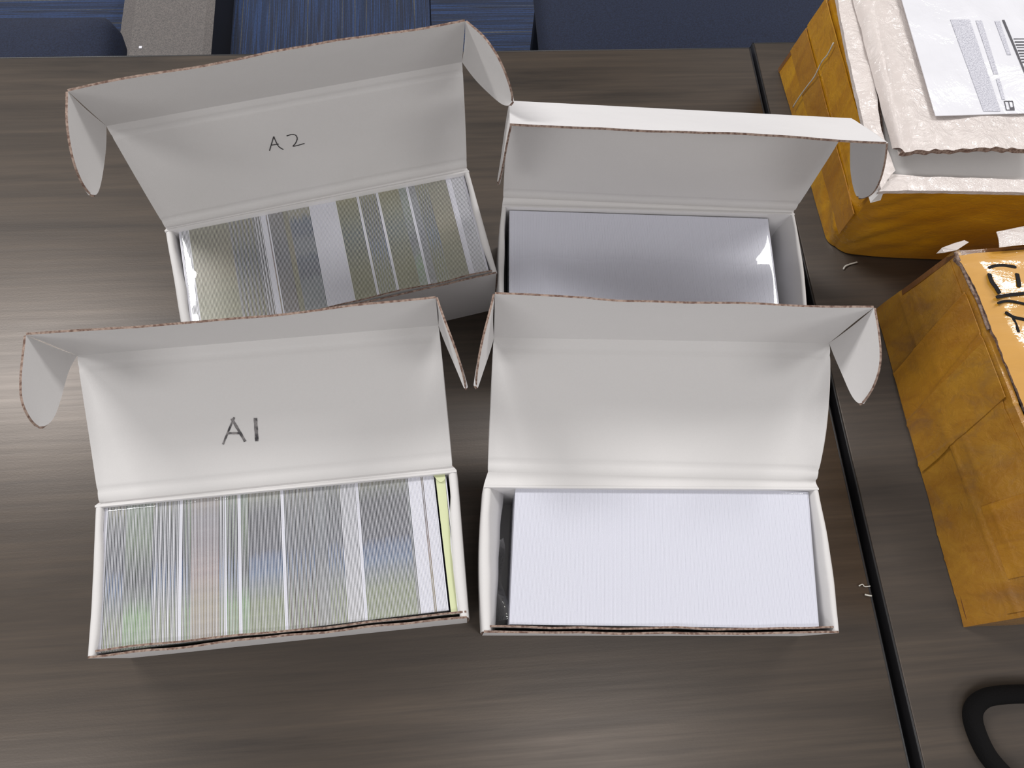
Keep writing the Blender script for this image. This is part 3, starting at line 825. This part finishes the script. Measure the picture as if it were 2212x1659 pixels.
# left face: seen from x-, runs from the back (u=0) to the front (u=1)
a, b = V((0.3062, P1B, 0.001)), V((0.3140, 0.2960, 0.001))
a = V((0.3062, 0.4863, 0.001)); c_, d_ = V((0.3060, 0.4700, P1H)), V((0.3050, 0.2960, P1H))
grid_face('side_panel', a, b, c_, d_, 90, 34, [TAPE_Y, TAPE_Y], p1, 1.0, 0.0012, 0.004, 24, rr, lambda u, v: CORN * (max(0, (u - 0.91) / 0.09) ** 2 * (1 - 0.8 * v)))
def rf(u, v, p):
    k = max(0, 1 - u / 0.3) * max(0, 1 - v * 0.8)
    return k * 0.0016 * min(1, v * 5) * math.sin(20 * (u * 2.2 - v * 1.2) + 2 * noise.noise(p * 35)) + 0.0006 * math.exp(-((v - 0.2 - 0.05 * u) / 0.02) ** 2)
grid_face('front_panel', V((0.3140, 0.2960, 0.001)), V((0.60, 0.283, 0.001)), V((0.3050, 0.2960, P1H)), V((0.60, 0.2835, P1H)), 80, 34, [TAPE_Y, TAPE_Y], p1, 2.0, 0.0012, 0.004, 24, rf, lambda u, v: CORN * (max(0, (0.065 - u) / 0.065) ** 2 * (1 - 0.8 * v)) + V((0, -0.006, 0)) * math.sin(pi * min(1, u * 1.4)) * (1 - v) ** 1.5)

grid_face('side_panel', V((0.60, 0.283, 0.001)), V((0.602, 0.478, 0.001)), V((0.60, 0.2835, P1H)), V((0.602, 0.465, P1H)), 20, 10, [KRAFT, KRAFT], p1, 3.0)
grid_face('back_panel', V((0.602, 0.478, 0.001)), V((0.3062, 0.4863, 0.001)), V((0.602, 0.465, P1H)), V((0.3060, 0.4700, P1H)), 20, 10, [TAPE_Y, KRAFT], p1, 4.0)
prism('bottom_panel', [(0.318, 0.305, 0.001), (0.597, 0.290, 0.001), (0.597, 0.474, 0.001), (0.310, 0.482, 0.001)], (0, 0, 0.004), [KRAFT], p1)
# rim left of the cut: strip of board under clear tape round the opening
def rimf(pts_o, pts_i, nm, seed):
    k = len(pts_o) - 1
    def fn(u, v):
        x = u * k; i = min(int(x), k - 1); t = x - i
        p = lerp(lerp(V(pts_o[i]), V(pts_o[i + 1]), t), lerp(V(pts_i[i]), V(pts_i[i + 1]), t), v)
        return p + V((0, 0, wob(p * 90 + V((seed, 0, 0)), 1.0, 0.0008)))
    return sheet(nm, fn, 48, 8, 0.0035, [CLEAR_TAPE, EDGE], p1, edge=(0, 0, 0, 1))
Z1 = P1H + 0.0035
def gz(l, z=Z1): return [G(x, y, z) for x, y in l]
o_ = gz([(1792, -40), (1803, 0), (1826, 120), (1858, 265), (1878, 330), (1897, 414)])
i_ = gz([(1822, -40), (1840, 0), (1866, 100), (1888, 210), (1899, 290), (1928, 374)])
r1 = rimf(list(reversed(o_)), list(reversed(i_)), 'rim_strip', 1)
r1['label'] = 'clear-taped white rim of the cut lid'
o2 = gz([(1897, 414), (1960, 411), (2100, 413), (2230, 416)]); i2 = gz([(1922, 374), (1980, 381), (2100, 384), (2230, 389)])
rimf(o2, i2, 'rim_strip', 2)
# stacked raw edges beside the left rim
for k in range(3):
    q = gz([(1890 + 2.5 * k, 205), (1897 + 3 * k, 260), (1900 + 4 * k, 330)], Z1 - 0.001 - 0.001 * k)
    tube('torn_ply', smooth_path(q, 5), 0.0009, [EDGE], p1, 6)
# white inner flap filling the opening
q = [G(1830, -60, P1H - 0.004), G(1925, 395, P1H - 0.004), G(2300, 400, P1H - 0.004), G(2300, -60, P1H - 0.004)]
q = [V((0.322, 0.469, P1H - 0.004)), V((0.312, 0.302, P1H - 0.004)), V((0.594, 0.290, P1H - 0.004)), V((0.594, 0.466, P1H - 0.004))]
o = prism('inner_flap', q, (0, 0, -0.003), [WHITE, EDGE], p1)
# torn corner bits
for k, (x, y) in enumerate([(1908, 352), (1912, 362), (1915, 372), (1906, 342), (1911, 348)]):
    g_ = G(x, y, Z1)
    tube('torn_ply', [g_, g_ + V((0.002 * math.cos(k * 2.1), 0.004 * math.sin(k * 1.3 + 1), 0.002)), g_ + V((0.004 * math.cos(k * 1.7), 0.005 * math.sin(k * 2.3), 0.001))], 0.0008, [EDGE], p1, 5)
# peeled tape tongue at the corner
q = [G(1909, 372, Z1 + .001), G(1920, 388, Z1 + .001), G(1912, 405, P1H), G(1902, 432, P1H - .012), G(1880, 438, P1H - .010), G(1876, 425, P1H - .008), G(1893, 398, P1H)]
bm = None
o = prism('peeled_tape', q, (-0.0002, -0.0004, 0.0004), [WHITE, WHITE], p1); o['label'] = 'peeled white tape tongue at the torn corner'
# lifted lid panel with bent left side
ZL = 0.113
def lid1(u, v):
    # u: 0 left bent edge -> 1 right; v: 0 front -> 1 back
    Lf, Lb = G(1957, 325, ZL), G(1892, 0, ZL)
    if v > 1: pass
    Rf, Rb = G(2290, 318, ZL + 0.002), G(2290, 0, ZL + 0.002)
    ext = 1.18
    bl_ = lerp(Lf, Lb, ext); br_ = lerp(Rf, Rb, ext)
    un = (u - 0.14) / 0.86
    if un >= 0:
        p = bil(Lf, Rf, bl_, br_, un, v)
        p = p + V((0, 0, wob(p * 30, 1.0, 0.0016) + 0.0007 * math.sin(14 * un + 3 * v) - 0.004 * max(0, 0.06 - un) / 0.06 * 0.5))
        if v < 0.001: p.y += wob((un * 18, 1, 1), 1.0, 0.0022)
        return p
    s_ = -un / (0.14 / 0.86)          # 0 crease -> 1 lower rim
    base = lerp(Lf, bl_, v)
    tip = lerp(G(1930, 318, ZL - 0.006), G(1846, 0, ZL - 0.006), v * ext)
    p = lerp(base, tip, s_) + V((0, 0, -0.002 + 0.0025 * math.sin(pi * s_)))
    return p + V((0, 0, wob(p * 80, 1.0, 0.0010)))
lt = sheet('lid_panel', lid1, 84, 60, 0.0045, [CLEAR_TAPE, EDGE], p1)
lt['label'] = 'cut lid panel under wrinkled clear tape'
def on_lid(x, y, dz=0.0006):
    """point on the lid surface seen at (x, y)"""
    z = ZL + 0.001
    for _ in range(3):
        p = G(x, y, z)
        z = ZL + 0.0015 + wob(p * 30, 1.0, 0.0016)
    return G(x, y, z + dz)
# shipping label in its pouch
LA, LB_, LC, LD = (2021, 250), (2260, 243), (2140, -60), (1931, -60)
def labf(u, v):
    x = lerp(lerp(LA[0], LB_[0], u), lerp(LD[0], 2260, u), v); y = lerp(lerp(LA[1], LB_[1], u), -60, v)
    return on_lid(x, y, 0.0016)
lab = sheet('shipping_label', labf, 40, 40, 0.0006, [LABEL, LABEL], p1); lab['label'] = 'white shipping label in a clear pouch'
def patch(name, quad, mat, dz=0.0020, nu=10, nv=10):
    def fn(u, v):
        x = lerp(lerp(quad[0][0], quad[1][0], u), lerp(quad[3][0], quad[2][0], u), v)
        y = lerp(lerp(quad[0][1], quad[1][1], u), lerp(quad[3][1], quad[2][1], u), v)
        return on_lid(x, y, dz)
    o = sheet(name, fn, nu, nv, 0.0002, [mat, mat]); loc(p1, o); return o
patch('printed_text', [(2125, 240), (2162, 240), (2095, 42), (2053, 42)], FINEPRINT, nv=20)
patch('printed_text', [(2147, 160), (2157, 160), (2121, 44), (2108, 44)], FINEPRINT)
patch('printed_text', [(2165, 215), (2171, 215), (2160, 170), (2152, 170)], FINEPRINT)
patch('printed_text', [(2176, 118), (2184, 118), (2160, 45), (2149, 45)], FINEPRINT)
patch('ruled_line', [(2214, 160), (2218, 160), (2170, 43), (2165, 43)], INK)
for k in range(9):
    y = 83 + k * 6.2
    patch('barcode_bar', [(2190 + k * 2.3, y + (2.4 if k % 3 else 1.3)), (2260, y + (2.4 if k % 3 else 1.3)), (2260, y), (2190 + k * 2.3, y)], INK, nu=2, nv=1)
for qd in ([(2169, 219), (2187, 219), (2187, 217.5), (2169, 217.5)], [(2174, 238), (2192, 238), (2192, 236.5), (2174, 236.5)], [(2174, 238), (2175.4, 238), (2170.4, 218), (2169, 218)], [(2183, 238), (2184.6, 238), (2179.6, 218), (2178, 218)], [(2191, 238), (2192.4, 238), (2188.4, 218), (2187, 218)], [(2182, 237), (2191, 237), (2189, 231), (2183, 232)]):
    patch('printed_symbol', qd, INK, nu=2, nv=1)
# thin thread stuck over the left face
q = [(1697, 232), (1715, 212), (1745, 186), (1768, 164), (1790, 133), (1805, 118), (1821, 92)]
zs = [0.012, 0.025, 0.043, 0.058, 0.073, 0.083, 0.095]
tube('loose_thread', smooth_path([V((lerp(0.3085, 0.3035, z / 0.1) - 0.0028, G(x, y, z).y, z)) for (x, y), z in zip(q, zs)], 4), 0.00055, [SCRAP], p1, 6)
# tape overlaps on the left face and front
def strip(parent, name, a, b, c, d, mat, off=0.0009, nu=40, nv=4, seed=0):
    n = (b - a).cross(d - a).normalized()
    return sheet(name, lambda u, v: bil(a, b, d, c, u, v) + n * (off + wob(bil(a, b, d, c, u, v) * 60 + V((seed, 0, 0)), 1.0, 0.0005)), nu, nv, 0.0008, [mat, mat], parent)
def onleft(y, z): return V((0.3062 + (0.4863 - y) / 0.19 * 0.0078 * (1 - z / P1H) - 0.001 * z / P1H - 0.0006, y - 0.016 * (z / P1H) * ((y - 0.296) / 0.19), z))
strip(p1, 'tape_strip', onleft(0.484, 0.030), onleft(0.298, 0.026), onleft(0.298, 0.056), onleft(0.484, 0.060), TAPE_STRIP, 0.0012, seed=3)
strip(p1, 'tape_strip', onleft(0.484, 0.064), onleft(0.298, 0.070), onleft(0.298, 0.096), onleft(0.484, 0.096), TAPE_Y, 0.0014, seed=5)

# second carton
p2 = root('carton', (0.47, 0.12, 0), 'yellow-brown taped carton near the seam with bold black marker strokes and glare on top', 'carton')
P2H = 0.099
A2b, A2f = V((0.3399, 0.2426, 0.001)), V((0.3451, -0.0019, 0.001))
T2b, T2m1, T2m, T2f = G(2062, 541, P2H), G(2132, 723, P2H), G(2200, 895, P2H), V((0.372, 0.006, P2H))
def left2(u, v):
    tq = u * 3; pts_ = [T2b, T2m1, T2m, T2f]; i = min(int(tq), 2); t = tq - i
    # reparametrise by y so the wall stays straight
    y = lerp(T2b.y, T2f.y, u)
    for k in range(3):
        if pts_[k + 1].y <= y + 1e-9: break
    tt = (pts_[k].y - y) / (pts_[k].y - pts_[k + 1].y)
    top = lerp(pts_[k], pts_[k + 1], tt)
    bot = lerp(A2b, A2f, u)
    p = lerp(bot, top, v)
    h = wob(p * 26, 1.0, 0.0014)
    for (u0, v0, sl_, w_, am) in ((0.18, 0, 0.10, 0.006, .0009), (0.33, 0, 0.14, 0.006, .0010), (0.50, 0, 0.05, 0.005, 0.0011), (0.72, 0, 0.03, 0.006, 0.0006), (0.80, 0, 0.02, 0.005, 0.0007), (0.93, 0, -0.05, 0.005, 0.0008)):
        h += am * math.exp(-((u - u0 + sl_ * (v - 0.5)) / w_) ** 2)
    for (v0, w_, am) in ((0.33, 0.012, 0.0009), (0.47, 0.010, 0.0005)):
        h += am * math.exp(-((v - v0 - 0.10 * u) / w_) ** 2)
    return p + V((-1, 0, 0.25)).normalized() * h
sheet('side_panel', left2, 110, 44, 0.004, [TAPE_K, TAPE_K], p2)
grid_face('front_panel', V((0.3451, -0.0019, 0.001)), V((0.60, -0.006, 0.001)), V((0.372, 0.006, P2H)), V((0.60, -0.006, P2H)), 40, 16, [TAPE_K, TAPE_K], p2, 5.0)
grid_face('side_panel', V((0.60, -0.006, 0.001)), V((0.598, 0.246, 0.001)), V((0.60, -0.006, P2H)), V((0.598, 0.246, P2H)), 20, 10, [KRAFT, KRAFT], p2, 6.0)
grid_face('back_panel', V((0.598, 0.246, 0.001)), A2b, V((0.598, 0.246, P2H)), T2b, 60, 20, [TAPE_K, KRAFT], p2, 7.0)
prism('bottom_panel', [(0.346, 0.003, 0.001), (0.595, 0.0, 0.001), (0.595, 0.240, 0.001), (0.343, 0.237, 0.001)], (0, 0, 0.004), [KRAFT], p2)
# dark inner wall seen through the open slot
prism('inner_flap', [(0.362, 0.232, P2H - 0.012), (0.376, 0.012, P2H - 0.012), (0.594, 0.0, P2H - 0.012), (0.594, 0.240, P2H - 0.012)], (0, 0, -0.003), [KRAFT, EDGE], p2)
tube('torn_ply', smooth_path(gz([(2064, 545), (2072, 565), (2084, 590), (2098, 622), (2115, 655), (2135, 712)], P2H + 0.001), 4), 0.0012, [EDGE], p2, 6)
ZT = 0.105
def lid2(u, v):
    # v: 0 front .. 1 back, u: 0 slot edge .. 1 right
    E = [G(2262, 960, ZT), G(2212, 850, ZT), G(2154, 719, ZT), G(2110, 612, ZT), G(2073, 545, ZT)]
    if v < 0.2: p0 = lerp(V((0.392, 0.004, ZT)), E[0], v / 0.2)
    else:
        t = (v - 0.2) / 0.8 * 4; i = min(int(t), 3); p0 = lerp(E[i], E[i + 1], t - i)
    p1_ = V((0.60, lerp(-0.004, 0.2455, v), ZT + 0.001))
    p = lerp(p0, p1_, u)
    h = wob(p * 24, 1.0, 0.0016) + 0.0010 * math.sin(p.y * 160 + 2 * noise.noise(p * 20)) * min(1, u * 8)
    if u < 0.03: p.x += wob((v * 30, 2, 2), 1, 0.0012)
    return p + V((0, 0, h - 0.0035 * max(0, 0.05 - u) / 0.05 - 0.003 * max(0, v - 0.94) / 0.06))
lt2 = sheet('lid_panel', lid2, 80, 90, 0.004, [TAPE_TOP, EDGE], p2)
lt2['label'] = 'lid panel under glossy crinkled tape'
def on_lid2(x, y, dz):
    z = ZT
    for _ in range(3):
        p = G(x, y, z); z = ZT + wob(p * 24, 1.0, 0.0016) + 0.0010 * math.sin(p.y * 160 + 2 * noise.noise(p * 20))
    return G(x, y, z + dz)
def mark(pts_, w):
    P = smooth_path([V((x, y, 0)) for x, y in pts_], 6); vs, fs = [], []
    X = [on_lid2(p.x, p.y, 0.0006) for p in P]
    for i, x in enumerate(X):
        t = (X[min(i + 1, len(X) - 1)] - X[max(i - 1, 0)]).normalized(); s_ = t.cross(V((0, 0, 1))).normalized() * w * 0.5 * (1 if 0 < i < len(X) - 1 else 0.6)
        vs += [x - s_, x + s_, x + s_ - V((0, 0, 0.0004)), x - s_ - V((0, 0, 0.0004))]
    for i in range(len(X) - 1):
        a_ = i * 4
        for k in range(4): fs.append([a_ + k, a_ + (k + 1) % 4, a_ + 4 + (k + 1) % 4, a_ + 4 + k])
    o = obj('marker_stroke', vs, fs, [BOLD]); loc(p2, o)
    bm = bmesh.new(); bm.from_mesh(o.data); bmesh.ops.recalc_face_normals(bm, faces=bm.faces); bm.to_mesh(o.data); bm.free()
for pts_, w in ([((2137, 590), (2143, 608), (2152, 620), (2160, 634)), 0.0028], [((2135, 579), (2150, 574), (2170, 573), (2196, 577)), 0.0022], [((2197, 590), (2200, 604), (2202, 620)), 0.0028],
                [((2152, 642), (2180, 637), (2230, 632)), 0.0024], [((2155, 655), (2180, 650), (2230, 660)), 0.0018], [((2172, 674), (2190, 685), (2212, 690), (2240, 700)), 0.0024], [((2188, 686), (2195, 702), (2201, 718)), 0.0022]):
    mark(pts_, w)
# white clear tape band over the rear edge of the lid
def bandf(u, v):
    x = lerp(2158, 2290, u); y = lerp(lerp(497, 470, u), lerp(535, 520, u), v)
    return on_lid2(x, y, 0.0016) - V((0, 0, 0.003 * (1 - v) ** 2))
sheet('clear_tape_band', bandf, 24, 8, 0.0005, [CLEAR_TAPE, CLEAR_TAPE], p2)
q = [G(2022, 548, P2H - .006), G(2034, 536, P2H - .002), G(2060, 526, P2H), G(2082, 520, P2H + .001), G(2092, 524, P2H + .003), G(2066, 541, P2H + .002), G(2040, 546, P2H - .001)]
o = prism('peeled_tape', q, (0, 0, 0.0006), [CLEAR_TAPE, CLEAR_TAPE], p2); o['label'] = 'whitish loose tape at the rear corner'
# tape strips on the long side
def onl2(u, v, off=0.0): return left2(u, v) + V((-1, 0, 0.2)).normalized() * off
def strip2(u0, u1, v0, v1, mat, off, shear=0.0):
    o = sheet('tape_strip', lambda u, v: onl2(min(1, max(0, lerp(u0, u1, u) + shear * (v - 0.5))), lerp(v0, v1, v), off), 40, 24, 0.0007, [mat, mat]); loc(p2, o)
strip2(0.02, 0.985, 0.36, 0.93, TAPE_K, 0.0010)
strip2(0.18, 0.335, 0.03, 0.97, TAPE_STRIP, 0.0019, -0.10)
strip2(0.335, 0.50, 0.03, 0.97, TAPE_K, 0.0019, -0.10)
strip2(0.70, 0.90, 0.46, 0.97, TAPE_STRIP, 0.0017, 0.0)

# ================================================================ cord and scraps
q = [(2330, 1512), (2270, 1500), (2212, 1499), (2165, 1501), (2128, 1508), (2106, 1526), (2101, 1552), (2112, 1590), (2132, 1630), (2160, 1664), (2200, 1700), (2260, 1730), (2350, 1740), (2400, 1700), (2430, 1620), (2400, 1540)]
path = smooth_path([G(x, y, 0.0062) for x, y in q] + [G(2330, 1512, 0.0062)], 6)[:-1]
o = tube('strap_cord_loop', path, 0.0060, [CORD], None, 12, closed=True)  # camera wrist strap, laid flat here instead of hanging by the lens
tag(o, 'thick soft black cord loop of the camera wrist strap, laid on the table at the bottom right corner', 'cord')

def scrap(pts_, r, label, grp=None):
    o = tube('plastic_scrap', smooth_path([G(x, y, 0.0008 + 0.0006 * (i % 2)) for i, (x, y) in enumerate(pts_)], 4), r, [SCRAP], None, 6, flat=0.6)
    tag(o, label, 'scrap', grp)
scrap([(1855, 1266), (1863, 1262), (1868, 1267), (1880, 1266)], 0.0004, 'thin white plastic shaving by the seam, the farther of two')
scrap([(1868, 1284), (1875, 1286), (1883, 1287)], 0.0006, 'short white plastic shaving by the seam, the nearer of two')
scrap([(1822, 582), (1826, 575), (1838, 570), (1852, 566)], 0.0007, 'thin pale curl of plastic in front of the shipping-label carton')
